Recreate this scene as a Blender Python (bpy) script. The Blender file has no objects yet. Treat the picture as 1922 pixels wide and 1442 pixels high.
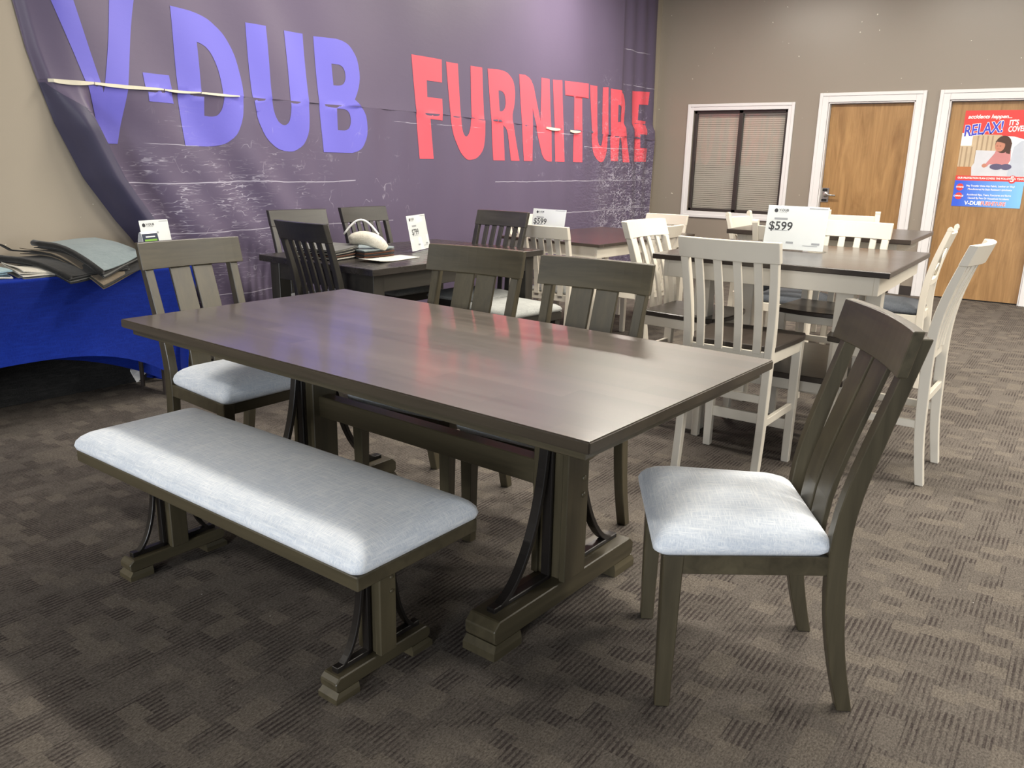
import bpy, bmesh, math, random
from mathutils import Vector, Matrix
random.seed(7)
scene = bpy.context.scene
COL = scene.collection
RAD = math.radians

def S(r, g, b):
    f = lambda c: (c/255/12.92) if c/255 <= 0.04045 else ((c/255+0.055)/1.055)**2.4
    return (f(r), f(g), f(b), 1.0)

# ------------------------------------------------------------------ mesh builder
class MB:
    def __init__(s): s.bm = bmesh.new()
    def v(s, p): return s.bm.verts.new(p)
    def f(s, vs):
        try: return s.bm.faces.new(vs)
        except ValueError: return None
    def box(s, x0, x1, y0, y1, z0, z1):
        p = [s.v((x, y, z)) for z in (z0, z1) for x, y in ((x0, y0), (x1, y0), (x1, y1), (x0, y1))]
        for q in ((3, 2, 1, 0), (4, 5, 6, 7), (0, 1, 5, 4), (1, 2, 6, 5), (2, 3, 7, 6), (3, 0, 4, 7)):
            s.f([p[i] for i in q])
        return s
    def loft(s, rings, cap=True, close=True):
        R = [[s.v(p) for p in r] for r in rings]; n = len(R[0])
        for a, b in zip(R, R[1:]):
            for i in range(n if close else n-1):
                j = (i+1) % n
                s.f((a[i], a[j], b[j], b[i]))
        if cap:
            s.f(R[0][::-1]); s.f(R[-1])
        return s
    def strip(s, pts, wx, wy):
        """upright bar: rectangular section lofted through pts; wx / wy may be lists"""
        rings = []
        for i, (x, y, z) in enumerate(pts):
            a = (wx[i] if isinstance(wx, (list, tuple)) else wx)/2
            b = (wy[i] if isinstance(wy, (list, tuple)) else wy)/2
            rings.append([(x-a, y-b, z), (x+a, y-b, z), (x+a, y+b, z), (x-a, y+b, z)])
        return s.loft(rings)
    def bar(s, a, b, w, h):
        """straight bar from a to b: w horizontal width, h height"""
        a, b = Vector(a), Vector(b); d = (b-a).normalized()
        side = d.cross(Vector((0, 0, 1)))
        if side.length < 1e-4: side = Vector((1, 0, 0))
        side.normalize(); up = side.cross(d).normalized()
        r = lambda p: [p-side*w/2-up*h/2, p+side*w/2-up*h/2, p+side*w/2+up*h/2, p-side*w/2+up*h/2]
        return s.loft([r(a), r(b)])
    def tube(s, pts, r, n=8, cap=True):
        pts = [Vector(p) for p in pts]; rings = []
        for i, p in enumerate(pts):
            d = (pts[min(i+1, len(pts)-1)]-pts[max(i-1, 0)]).normalized()
            ref = Vector((0, 0, 1)) if abs(d.z) < .9 else Vector((1, 0, 0))
            u = d.cross(ref).normalized(); w = u.cross(d)
            rr = r[i] if isinstance(r, (list, tuple)) else r
            rings.append([p+(u*math.cos(t)+w*math.sin(t))*rr for t in [2*math.pi*k/n for k in range(n)]])
        return s.loft(rings, cap)
    def lathe(s, x, y, prof, n=14):
        return s.loft([[(x+r*math.cos(2*math.pi*k/n), y+r*math.sin(2*math.pi*k/n), z) for k in range(n)] for r, z in prof])
    def prism(s, poly, fn, a, b):
        """poly of (u,v); fn(u,v,t) -> point; t from a to b"""
        return s.loft([[fn(u, v, t) for u, v in poly] for t in (a, b)])
    def rings_rr(s, hx, hy, prof, taper=0.0, cy=0.0, n=6, rad=.03):
        """stack of rounded rectangles; prof = (inset, z); taper shrinks the rear (-y) width"""
        rings = []
        for d, z in prof:
            ax, ay = max(hx-d, .004), max(hy-d, .004); r = min(max(rad, d*.6), ax*.98, ay*.98); ring = []
            for (sx, sy, t0) in ((1, 1, 0), (-1, 1, 90), (-1, -1, 180), (1, -1, 270)):
                for k in range(n+1):
                    t = RAD(t0+90*k/n)
                    x = sx*(ax-r)+r*math.cos(t); y = sy*(ay-r)+r*math.sin(t)
                    fx = 1-taper*(hy-y)/(2*hy)
                    ring.append((x*fx, y+cy, z))
            rings.append(ring)
        return s.loft(rings)
    def build(s, name, mat, parent=None, bevel=0.0, smooth=False, seg=1):
        bm = s.bm
        bmesh.ops.recalc_face_normals(bm, faces=bm.faces)
        if bevel:
            es = [e for e in bm.edges if len(e.link_faces) == 2 and e.calc_face_angle(0) > .6]
            if es: bmesh.ops.bevel(bm, geom=es, offset=bevel, segments=seg, affect='EDGES', clamp_overlap=True)
        me = bpy.data.meshes.new(name); bm.to_mesh(me); bm.free()
        if smooth:
            for p in me.polygons: p.use_smooth = True
        o = bpy.data.objects.new(name, me); COL.objects.link(o)
        if mat: me.materials.append(mat)
        if parent: o.parent = parent
        return o

def tag(o, label=None, cat=None, group=None, kind=None):
    if label: o['label'] = label
    if cat: o['category'] = cat
    if group: o['group'] = group
    if kind: o['kind'] = kind
    return o
def thing(name, label, cat, loc=(0, 0, 0), rz=0.0, group=None):
    o = bpy.data.objects.new(name, None); COL.objects.link(o)
    o.location = loc; o.rotation_euler = (0, 0, RAD(rz)); o.empty_display_size = .1
    return tag(o, label, cat, group)
def kids(o): return [c for c in bpy.data.objects if c.parent == o]
def dup(root, loc, rz, label, group=None):
    r = root.copy(); COL.objects.link(r); r.location = loc; r.rotation_euler = (0, 0, RAD(rz)); r['label'] = label
    if group: r['group'] = group
    for ch in kids(root):
        c = ch.copy(); COL.objects.link(c); c.parent = r
        for g in kids(ch):
            d = g.copy(); COL.objects.link(d); d.parent = c
    return r

# ------------------------------------------------------------------ materials
class NT:
    def __init__(s, name):
        s.m = bpy.data.materials.new(name); s.m.use_nodes = True
        s.t = s.m.node_tree; s.n = s.t.nodes; s.l = s.t.links
        s.b = s.n['Principled BSDF']
    def N(s, typ, **kw):
        n = s.n.new(typ)
        for k, v in kw.items(): setattr(n, k, v)
        return n
    def put(s, sock, val):
        if hasattr(val, 'is_linked') or isinstance(val, bpy.types.NodeSocket): s.l.new(val, sock)
        else: sock.default_value = val
    def math(s, op, a, b=0.0, c=0.0, clamp=False):
        n = s.N('ShaderNodeMath', operation=op, use_clamp=clamp)
        for i, v in enumerate((a, b, c)): s.put(n.inputs[i], v)
        return n.outputs[0]
    def mix(s, f, a, b):
        n = s.N('ShaderNodeMix', data_type='RGBA')
        s.put(n.inputs[0], f); s.put(n.inputs[6], a); s.put(n.inputs[7], b)
        return n.outputs[2]
    def co(s, scale=(1, 1, 1), loc=(0, 0, 0), rot=(0, 0, 0), kind='Object'):
        c = s.N('ShaderNodeTexCoord'); m = s.N('ShaderNodeMapping')
        m.inputs['Scale'].default_value = scale; m.inputs['Location'].default_value = loc; m.inputs['Rotation'].default_value = rot
        s.l.new(c.outputs[kind], m.inputs[0]); return m.outputs[0]
    def noise(s, vec, scale, detail=3, rough=.5, dist=0.0):
        n = s.N('ShaderNodeTexNoise'); s.l.new(vec, n.inputs['Vector'])
        n.inputs['Scale'].default_value = scale; n.inputs['Detail'].default_value = detail
        n.inputs['Roughness'].default_value = rough; n.inputs['Distortion'].default_value = dist
        return n.outputs[0]
    def ramp(s, f, lo, hi):
        n = s.N('ShaderNodeMapRange'); s.put(n.inputs[0], f)
        n.inputs[1].default_value = lo; n.inputs[2].default_value = hi
        return n.outputs[0]
    def bump(s, h, strength=.3, dist=.002):
        n = s.N('ShaderNodeBump'); n.inputs['Strength'].default_value = strength; n.inputs['Distance'].default_value = dist
        s.l.new(h, n.inputs['Height']); s.l.new(n.outputs[0], s.b.inputs['Normal'])
    def out(s, col=None, rough=None, spec=None, metal=None, coat=None):
        if col is not None: s.put(s.b.inputs['Base Color'], col)
        if rough is not None: s.put(s.b.inputs['Roughness'], rough)
        if spec is not None: s.put(s.b.inputs['Specular IOR Level'], spec)
        if metal is not None: s.put(s.b.inputs['Metallic'], metal)
        if coat is not None: s.put(s.b.inputs['Coat Weight'], coat)
        return s.m

def plain(name, col, rough=.6, spec=.4, metal=0.0, var=.12):
    t = NT(name)
    n = t.noise(t.co(), 9, 3)
    d = tuple(c*(1-var) for c in col[:3])+(1,); h = tuple(min(1, c*(1+var)) for c in col[:3])+(1,)
    return t.out(t.mix(n, d, h), rough, spec, metal)

def wood(name, dark, light, axis, rough=.40, spec=.55, planks=False, coat=0.0):
    t = NT(name)
    sc = [34, 34, 34]; sc[axis] = 2.2
    oi = t.N('ShaderNodeObjectInfo')
    base = t.co(tuple(sc))
    add = t.N('ShaderNodeVectorMath', operation='ADD'); t.l.new(base, add.inputs[0])
    cmb = t.N('ShaderNodeCombineXYZ'); r = t.math('MULTIPLY', oi.outputs['Random'], 37.0)
    for i in range(3): t.l.new(r, cmb.inputs[i])
    t.l.new(cmb.outputs[0], add.inputs[1]); vec = add.outputs[0]
    n1 = t.noise(vec, 1.0, 5, .6, .6); n2 = t.noise(vec, .23, 2, .5); n3 = t.noise(vec, 4.0, 3, .7)
    f = t.math('ADD', t.math('MULTIPLY', n1, .5), t.math('MULTIPLY', n2, .5))
    f = t.ramp(f, .32, .68)
    col = t.mix(f, dark, light)
    if planks:
        # boards run along the length of the top, each a little lighter or darker
        c = t.N('ShaderNodeTexCoord'); sep = t.N('ShaderNodeSeparateXYZ'); t.l.new(c.outputs['Object'], sep.inputs[0])
        ix = t.math('FLOOR', t.math('DIVIDE', sep.outputs[0], .088))
        iy = t.math('FLOOR', t.math('DIVIDE', t.math('ADD', sep.outputs[1], t.math('MULTIPLY', ix, .37)), .62))
        cb = t.N('ShaderNodeCombineXYZ'); t.l.new(ix, cb.inputs[0]); t.l.new(iy, cb.inputs[1])
        wn = t.N('ShaderNodeTexWhiteNoise'); t.l.new(cb.outputs[0], wn.inputs['Vector'])
        g = t.ramp(wn.outputs[0], 0, 1)
        mul = t.math('MULTIPLY_ADD', g, .42, .78)
        hs = t.N('ShaderNodeHueSaturation'); t.l.new(col, hs.inputs['Color']); t.l.new(mul, hs.inputs['Value'])
        col = hs.outputs[0]
    t.bump(n3, .04, .0006)
    rr = t.math('MULTIPLY_ADD', n1, .10, rough-.05)
    t.b.inputs['Coat Roughness'].default_value = .12
    return t.out(col, rr, spec, None, coat)

BR_D, BR_L = (.034, .028, .016, 1), (.090, .075, .043, 1)
brownX = wood('brown_wood_x', BR_D, BR_L, 0); brownY = wood('brown_wood_y', BR_D, BR_L, 1); brownZ = wood('brown_wood_z', BR_D, BR_L, 2)
brownTop = wood('brown_table_top', (.056, .043, .034, 1), (.104, .083, .066, 1), 1, .36, .95, True, .5)
darkframe = plain('dark_brown_metal', (.012, .010, .009, 1), .35, .5)
CH_D, CH_L = (.016, .0145, .012, 1), (.040, .036, .029, 1)
charX = wood('charcoal_wood_x', CH_D, CH_L, 0); charZ = wood('charcoal_wood_z', CH_D, CH_L, 2)
charTop = wood('charcoal_top', (.016, .014, .012, 1), (.038, .033, .029, 1), 0, .28, .6)
whiteP = plain('cream_white_paint', (.655, .61, .52, 1), .42, .45, 0, .03)
espT = wood('espresso_top', (.022, .016, .013, 1), (.050, .037, .030, 1), 1, .24, .6)
espE = wood('espresso_seat', (.020, .015, .012, 1), (.046, .036, .029, 1), 1, .30, .55)

def fabric(name, c0, c1, sc=1.0):
    t = NT(name)
    a = t.noise(t.co((16*sc, 330*sc, 120*sc)), 1, 3, .65); b = t.noise(t.co((330*sc, 16*sc, 120*sc)), 1, 3, .65)
    big = t.noise(t.co(), 7*sc, 3)
    f = t.math('ADD', t.math('MULTIPLY', t.math('MAXIMUM', a, b), .8), t.math('MULTIPLY', big, .2))
    f = t.ramp(f, .44, .68)
    t.bump(t.math('ADD', a, b), .35, .0012)
    t.b.inputs['Sheen Weight'].default_value = .15
    return t.out(t.mix(f, c0, c1), .92, .15)
fabL = fabric('light_grey_linen', (.62, .68, .76, 1), (.90, .93, .955, 1))
fabG = fabric('grey_linen', (.24, .25, .24, 1), (.40, .41, .39, 1))
fabB = fabric('slate_blue_fabric', (.052, .060, .072, 1), (.098, .108, .122, 1))
fabD = fabric('dark_grey_fabric', (.06, .063, .062, 1), (.11, .112, .11, 1))

def carpet():
    t = NT('patterned_carpet')
    c = t.N('ShaderNodeTexCoord'); sep = t.N('ShaderNodeSeparateXYZ'); t.l.new(c.outputs['Object'], sep.inputs[0])
    X, Y = sep.outputs[0], sep.outputs[1]
    def cell(sx, sy, seed, shift):
        iy = t.math('FLOOR', t.math('DIVIDE', Y, sy))
        ix = t.math('FLOOR', t.math('DIVIDE', t.math('ADD', X, t.math('MULTIPLY', iy, shift)), sx))
        cb = t.N('ShaderNodeCombineXYZ'); t.l.new(ix, cb.inputs[0]); t.l.new(iy, cb.inputs[1]); cb.inputs[2].default_value = seed
        w = t.N('ShaderNodeTexWhiteNoise'); t.l.new(cb.outputs[0], w.inputs['Vector']); return w.outputs[0]
    r1 = cell(.058, .0775, 1.0, .029); r2 = cell(.145, .062, 4.0, .05); r3 = cell(.029, .0155, 9.0, .013)
    fine = t.noise(t.co((.6, 1, 1)), 190, 3, .8)
    st = t.math('SINE', t.math('MULTIPLY', t.math('ADD', Y, t.math('MULTIPLY', fine, .006)), 2*math.pi/.0155))
    st = t.ramp(st, -.15, .35)
    amt = t.math('ADD', t.math('MULTIPLY', t.ramp(r1, .25, .95), .75), t.math('MULTIPLY', t.math('SUBTRACT', r3, .25), .75))
    amt = t.math('MULTIPLY', amt, t.ramp(r2, .16, .26), clamp=True)
    mid = t.noise(t.co(), 26, 3)
    f = t.math('MULTIPLY', st, amt)
    pale = t.math('MULTIPLY', t.ramp(r1, .24, .18), .55)
    col = t.mix(f, (.104, .091, .079, 1), (.047, .038, .035, 1))
    col = t.mix(pale, col, (.140, .121, .100, 1))
    hs = t.N('ShaderNodeHueSaturation'); t.l.new(col, hs.inputs['Color'])
    t.l.new(t.math('ADD', t.math('MULTIPLY_ADD', fine, 2.8, -.55), t.math('MULTIPLY', mid, .35)), hs.inputs['Value'])
    sp = t.noise(t.co((1, 1, 1), (3, 1, 0)), 60, 1)
    col = t.mix(t.ramp(sp, .815, .83), hs.outputs[0], (.5, .48, .45, 1))
    t.bump(t.math('ADD', fine, t.math('MULTIPLY', f, -.6)), .55, .004)
    return t.out(col, .95, .12)

def wallmat(name, c0, c1, rough, spec):
    t = NT(name)
    n = t.noise(t.co(), 1.3, 4); f = t.noise(t.co(), 160, 2)
    s = t.noise(t.co((1, 1, 1), (1, 5, 2)), 24, 1)
    col = t.mix(n, c0, c1)
    col = t.mix(t.ramp(s, .80, .82), col, (.62, .58, .48, 1))
    t.bump(f, .12, .0015)
    return t.out(col, rough, spec)
tanN = wallmat('tan_wall_paint', (.35, .305, .24, 1), (.39, .34, .27, 1), .6, .3)
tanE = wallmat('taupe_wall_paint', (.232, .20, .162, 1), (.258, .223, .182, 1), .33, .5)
ceilM = plain('ceiling_tile', (.60, .59, .56, 1), .9, .1)
trimM = plain('white_trim_paint', (.66, .65, .65, 1), .45, .4, 0, .02)
baseM = plain('dark_vinyl_base', (.03, .024, .022, 1), .5, .4)
bronze = plain('bronze_aluminium', (.045, .036, .033, 1), .4, .5, .3)
chrome = plain('brushed_chrome', (.55, .52, .48, 1), .25, .5, 1.0)
blackM = plain('black_plastic', (.008, .008, .008, 1), .45, .4)
blindM = plain('beige_blind', (.60, .58, .53, 1), .6, .3, 0, .04)

def doorwood():
    t = NT('birch_door_veneer')
    v = t.co((5.0, 5.0, .9)); n = t.noise(v, 1.3, 5, .62, 1.6); n2 = t.noise(t.co((60, 60, 2.5)), 1, 3, .6)
    k = t.noise(t.co((3, 3, 1.2), (4, 2, 7)), 1.1, 2)
    f = t.math('ADD', t.math('MULTIPLY', n, .7), t.math('MULTIPLY', n2, .3))
    col = t.mix(t.ramp(f, .34, .66), (.215, .115, .042, 1), (.375, .218, .088, 1))
    col = t.mix(t.ramp(k, .62, .78), col, (.17, .080, .026, 1))
    return t.out(col, .38, .4)
doorM = doorwood()

def glassmat(name, rough=.02, tint=(1, 1, 1, 1), ior=1.45):
    m = bpy.data.materials.new(name); m.use_nodes = True; n = m.node_tree.nodes; l = m.node_tree.links
    n.remove(n['Principled BSDF']); o = n['Material Output']
    tr = n.new('ShaderNodeBsdfTransparent'); tr.inputs[0].default_value = tint
    gl = n.new('ShaderNodeBsdfGlossy'); gl.inputs['Roughness'].default_value = rough
    lw = n.new('ShaderNodeLayerWeight'); lw.inputs[0].default_value = .5; pw = n.new('ShaderNodeMath'); pw.operation = 'POWER'; pw.inputs[1].default_value = 4.0; l.new(lw.outputs['Facing'], pw.inputs[0])
    fr = n.new('ShaderNodeMath'); fr.operation = 'MULTIPLY_ADD'; fr.inputs[1].default_value = .7; fr.inputs[2].default_value = .035; l.new(pw.outputs[0], fr.inputs[0])
    mx = n.new('ShaderNodeMixShader'); l.new(fr.outputs[0], mx.inputs[0]); l.new(tr.outputs[0], mx.inputs[1]); l.new(gl.outputs[0], mx.inputs[2])
    l.new(mx.outputs[0], o.inputs[0]); return m
paneM = glassmat('window_glass', .03, (.95, .94, .92, 1)); acryl = glassmat('clear_acrylic', .03, (.97, .98, .98, 1))

def bannermat(name, c0, c1):
    t = NT(name)
    c = t.N('ShaderNodeTexCoord'); sep = t.N('ShaderNodeSeparateXYZ'); t.l.new(c.outputs['Object'], sep.inputs[0])
    X, Z = sep.outputs[0], sep.outputs[2]
    wob = t.math('MULTIPLY', t.math('SUBTRACT', t.noise(t.co(), 3, 3), .5), .03)
    brk = t.noise(t.co((1.6, 1, .4)), 2.2, 3)
    def line(z0, xa, xb, w=.0022, thr=.42):
        d = t.math('ABSOLUTE', t.math('SUBTRACT', t.math('ADD', Z, wob), z0))
        m = t.ramp(d, w*1.6, w*.6)
        m = t.math('MULTIPLY', m, t.math('GREATER_THAN', X, xa)); m = t.math('MULTIPLY', m, t.math('LESS_THAN', X, xb))
        return t.math('MULTIPLY', m, t.ramp(brk, thr, thr+.1))
    acc = line(1.165, 2.7, 4.6, .0026, .3)
    for a in ((.85, 2.9, 5.0, .002, .3), (.43, 2.9, 3.9, .0022, .2), (1.39, 2.8, 3.8, .0016, .46), (1.145, 6.4, 9.6, .0026, .36), (.81, 7.3, 9.72, .003, .25),
              (1.50, 8.0, 9.65, .0026, .4), (2.22, 8.9, 9.72, .0026, .4), (2.6, 8.9, 9.72, .0026, .45), (1.62, 5.0, 9.0, .002, .5)):
        acc = t.math('MAXIMUM', acc, line(*a))
    # fine white vinyl creases, close-set at both ends; glints painted in at right
    def crease_and_glint(sx, sz, w, xa, xb, za, zb, soft, seed, rot=0.0, thr=.45):
        nz = t.noise(t.co((sx, 0.0, sz), (seed, 0, seed), (0, rot, 0)), 1.0, 2.5, .55)
        m = t.ramp(t.math('ABSOLUTE', t.math('SUBTRACT', nz, .5)), w, w*.35)
        zone = t.math('MULTIPLY', t.math('MULTIPLY', t.ramp(X, xa-soft, xa+soft), t.ramp(X, xb+soft, xb-soft)),
                      t.math('MULTIPLY', t.ramp(Z, za-soft, za+soft), t.ramp(Z, zb+soft, zb-soft)))
        br = t.ramp(t.noise(t.co((2.2, 1, 5), (seed, 2, 1)), 2.6, 4), thr, thr+.14)
        return t.math('MULTIPLY', t.math('MULTIPLY', m, zone), br)
    for a, k in (((4.5, 30, .016, 2.75, 3.75, .50, 1.32, .14, 3.0), .8), ((3.5, 22, .010, 2.8, 4.2, .25, 1.5, .2, 13.0, 0, .52), .6),
                 ((5, 3, .007, 3.0, 5.2, .3, 1.5, .25, 8.0, .5, .53), .55), ((13, 24, .036, 8.4, 9.8, .25, 1.42, .22, 5.0, 0, .36), .95),
                 ((9, 9, .010, 8.2, 9.8, .3, 2.2, .22, 11.0, .9, .50), .8), ((14, 5, .012, 6.8, 9.8, 1.2, 1.75, .12, 21.0, 0, .55), .7)):
        acc = t.math('MAXIMUM', acc, t.math('MULTIPLY', crease_and_glint(*a), k))
    n = t.noise(t.co(), 1.1, 3)
    col = t.mix(n, c0, c1)
    col = t.mix(t.math('MULTIPLY', acc, .7), col, (.60, .58, .68, 1))
    zr = t.math('MULTIPLY', t.ramp(X, 7.6, 9.2), t.ramp(Z, 2.0, 1.5))
    cr = t.noise(t.co((14, 1, 34)), 1.0, 4, .65)
    t.bump(t.math('MULTIPLY', cr, t.math('MULTIPLY_ADD', zr, 1.0, .03)), .75, .03)
    return t.out(col, t.math('MULTIPLY_ADD', zr, -.20, .50), .45)
banM = bannermat('purple_grey_vinyl', (.106, .084, .142, 1), (.132, .106, .170, 1))
blueL = bannermat('periwinkle_vinyl', (.150, .138, .58, 1), (.175, .160, .66, 1))
redL = bannermat('coral_red_vinyl', (.80, .098, .135, 1), (.86, .115, .155, 1))
seamM = plain('lit_seam_cream', (.75, .70, .55, 1), .6, .3)
blueC = fabric('royal_blue_spandex', (.0025, .016, .20, 1), (.0045, .027, .285, 1), .8)
blackF = fabric('black_fabric', (.010, .010, .010, 1), (.028, .028, .027, 1)); brownF = fabric('taupe_fabric', (.12, .095, .065, 1), (.19, .155, .11, 1))
paper = plain('white_card', (.90, .90, .89, 1), .5, .3, 0, .01)
ink = plain('dark_grey_ink', (.06, .06, .065, 1), .7, .2); inkL = plain('pale_grey_ink', (.42, .42, .44, 1), .7, .2)

# ------------------------------------------------------------------ text
def text_mb(txt, size, cx, cz, y=0.0, bold=0.0, shear=0.0, sx=1.0, align='CENTER', depth=.0006, slope=0.0):
    cu = bpy.data.curves.new('t', 'FONT'); cu.body = txt; cu.size = size; cu.offset = bold; cu.shear = shear
    cu.align_x = align; cu.align_y = 'CENTER'; cu.resolution_u = 3; cu.extrude = depth/2
    o = bpy.data.objects.new('t', cu); COL.objects.link(o)
    dg = bpy.context.evaluated_depsgraph_get(); me = bpy.data.meshes.new_from_object(o.evaluated_get(dg))
    mb = MB(); mb.bm.from_mesh(me)
    for v in mb.bm.verts:
        px, py, pz = v.co; v.co = (cx+px*sx, y-pz, cz+py+px*sx*slope)
    bpy.data.objects.remove(o); bpy.data.curves.remove(cu); bpy.data.meshes.remove(me)
    return mb
def flat(poly, y, th=.0006):
    return MB().prism(poly, lambda u, v, t: (u, t, v), y, y-th)
def rect(x0, x1, z0, z1, y, th=.0006): return flat([(x0, z0), (x1, z0), (x1, z1), (x0, z1)], y, th)

# ------------------------------------------------------------------ the room
XE, YN, ZC = 9.851, 4.76, 3.45
def struct(o, label=None): 
    o['kind'] = 'structure'
    if label: o['label'] = label
    return o
struct(MB().box(-9, XE+.3, -7, YN+.3, -.06, 0).build('floor', carpet()))
struct(MB().box(-9, XE+.3, -7, YN+.3, ZC, ZC+.08).build('ceiling', ceilM))
struct(MB().box(-9, XE+.25, YN, YN+.2, 0, ZC).build('wall_north', tanN))
# east wall with openings: (y_hi, y_lo, z_lo, z_hi)
OPEN = [(4.254, 3.11, .785, 1.972), (2.671, 1.782, 0, 2.035), (1.460, .541, 0, 2.035)]
w = MB(); ys = [YN]+[v for o in OPEN for v in o[:2]]+[-5]
for a, b in zip(ys[0::2], ys[1::2]): w.box(XE, XE+.2, b, a, 0, ZC)
for a, b, z0, z1 in OPEN:
    w.box(XE, XE+.2, b, a, z1, ZC)
    if z0 > 0: w.box(XE, XE+.2, b, a, 0, z0)
struct(w.build('wall_east', tanE))
bb = MB()
for a, b in ((YN, 2.775), (1.68, 1.565), (.43, -5)): bb.box(XE-.008, XE, b, a, 0, .10)
struct(bb.build('baseboard_east', baseM, None, .002))

def casing(y1, y0, z0, z1, wd, four):
    mb = MB(); t = .022
    def mitre(p):  # stepped profile: outer raised band and inner flat
        pass
    for inset, th in ((0, t), (.028, t*.62)):
        o = wd-inset if False else wd
        a = wd if inset == 0 else wd-inset
        b = a-.034 if inset == 0 else -.0
        # vertical sides and head as boxes from inner offset b to outer offset a
        mb.box(XE-th, XE, y1+b, y1+a, z0-(a if four else 0), z1+a)
        mb.box(XE-th, XE, y0-a, y0-b, z0-(a if four else 0), z1+a)
        mb.box(XE-th, XE, y0-b, y1+b, z1+b, z1+a)
        if four: mb.box(XE-th, XE, y0-b, y1+b, z0-a, z0-b)
    return mb
struct(casing(4.254, 3.11, .785, 1.972, .075, True).build('trim_1', trimM, None, .003))
for k, (a, b, z0, z1) in enumerate(OPEN[1:]):
    mb = casing(a, b, 0, z1, .098, False)
    mb.box(XE, XE+.14, a-.014, a, 0, z1); mb.box(XE, XE+.14, b, b+.014, 0, z1); mb.box(XE, XE+.14, b, a, z1-.014, z1)
    struct(mb.build('trim_%d' % (k+2), trimM, None, .003))
    d = MB().box(XE+.060, XE+.105, b+.017, a-.017, .012, z1-.018).build('door_%d' % (k+1), doorM, None, .002)
    struct(d)
    if k == 0:
        y = 2.615
        h = MB().box(XE+.050, XE+.061, y-.045, y+.045, .955, 1.115).build('handle_plate', chrome, d, .004)
        MB().tube([(XE+.055, y-.012, 1.04), (XE+.005, y-.012, 1.04), (XE-.003, y-.03, 1.04), (XE-.003, y-.13, 1.035)], .011, 10).build('lever', chrome, h, 0, True)
        MB().loft([[(x, y-.012+r*math.cos(2*math.pi*q/14), 1.04+r*math.sin(2*math.pi*q/14)) for q in range(14)] for x, r in ((XE+.051, .03), (XE+.036, .028), (XE+.032, .016))]).build('rose', chrome, h)
        MB().box(XE+.042, XE+.051, y-.028, y+.028, .965, .99).build('keypad', blackM, h, .003)
        MB().box(XE+.042, XE+.051, y-.026, y+.026, 1.078, 1.105).build('keypad', blackM, h, .003)

# window: bronze sliding frame, two panes, blinds behind
wd = MB()
y1, y0, z0, z1 = 4.254, 3.11, .785, 1.972
for a, b, c, d in ((y1-.035, y1, z0, z1), (y0, y0+.035, z0, z1), (y0, y1, z0, z0+.035), (y0, y1, z1-.035, z1), (3.645, 3.695, z0, z1)):
    wd.box(XE+.03, XE+.075, a, b, c, d)
win = struct(wd.build('window_1', bronze, None, .003))
MB().box(XE+.045, XE+.050, 3.695, y1-.035, z0+.035, z1-.035).build('pane', paneM, win)
MB().box(XE+.058, XE+.063, y0+.035, 3.645, z0+.035, z1-.035).build('pane', paneM, win)
bl = MB(); n = 46
for i in range(n):
    z = z0+.03+(z1-z0-.10)*i/(n-1)
    bl.loft([[(XE+.098, yy, z+.0098), (XE+.0995, yy, z+.0103), (XE+.107, yy, z-.0098), (XE+.1055, yy, z-.0103)] for yy in (y0+.012, y1-.012)])
bl.box(XE+.085, XE+.125, y0+.01, y1-.01, z1-.055, z1-.02)
for yy in (3.3, 3.85, 4.1): bl.box(XE+.0955, XE+.097, yy-.0015, yy+.0015, z0+.03, z1-.05)
bl.build('blind', blindM, win)
MB().box(XE+.17, XE+.19, y0, y1, z0, z1).build('backing_board', baseM, win)

# ------------------------------------------------------------------ banner
def interp(tab, z):
    if z >= tab[0][0]: return tab[0][1]
    for (a, b), (c, d) in zip(tab, tab[1:]):
        if z >= c: return b+(d-b)*(a-z)/(a-c)
    return tab[-1][1]
EDGE = [(3.4, 2.16), (2.5, 2.205), (2.08, 2.255), (1.86, 2.29), (1.70, 2.33), (1.48, 2.395), (1.19, 2.52), (.95, 2.68), (.83, 2.775), (.5, 2.98), (.02, 3.22)]
def seam(x): return 1.705 if x < 5.6 else 1.705-.085*(x-5.6)/4.0
def sm(a, b, t):
    t = max(0, min(1, (t-a)/(b-a))); return t*t*(3-2*t)
PINS = [2.66, 3.12, 3.60, 4.10, 4.62, 5.1, 5.9, 6.5, 6.95, 7.30, 7.62, 7.95, 8.3, 8.62, 8.95, 9.25, 9.55]
def drape(x, z):
    s = seam(x); d = .055
    d += .012*math.sin((x+.62*z)*2*math.pi/.62)*sm(4.9, 3.4, x)
    d += .006*math.sin((x+.30*z)*2*math.pi/.85+1.0)
    d += .010*math.sin(x*2*math.pi/.27+z*1.5)*sm(8.6, 9.2, x)
    d += .012*math.sin((x+.75*z)*2*math.pi/.38+.6)*sm(1.6, 1.1, z)*sm(4.6, 3.6, x)
    d -= .035*sm(8.80, 8.87, x)*sm(1.72, 1.80, z)
    if z < s:
        pin = min(abs(x-p) for p in PINS)
        k = math.exp(-(s-z)/.16)
        d += k*(.028*min(1, pin/.16)-.004)*(1 if x < 3.7 else .40)
        d += .010*math.exp(-(s-z)/.5)*math.sin(x*2*math.pi/.36)
    else:
        d += .006*math.exp(-(z-s)/.10)
    # the loose left edge rolls back to the wall
    e = x-interp(EDGE, z)
    A = sm(1.72, 1.45, z)
    roll = .13*sm(0, .10, e)*(1-sm(.15, .21, e))
    d = d*sm(-.005, .05, e)*(1-.0*A)+A*roll+(1-A)*.05*sm(0, .2, e)*(1-sm(.2, .6, e))
    return max(.006, d)
ban = thing('hanging_banner', 'huge purple vinyl banner with blue and red lettering on the back wall', 'banner', (0, 0, 0))
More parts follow.
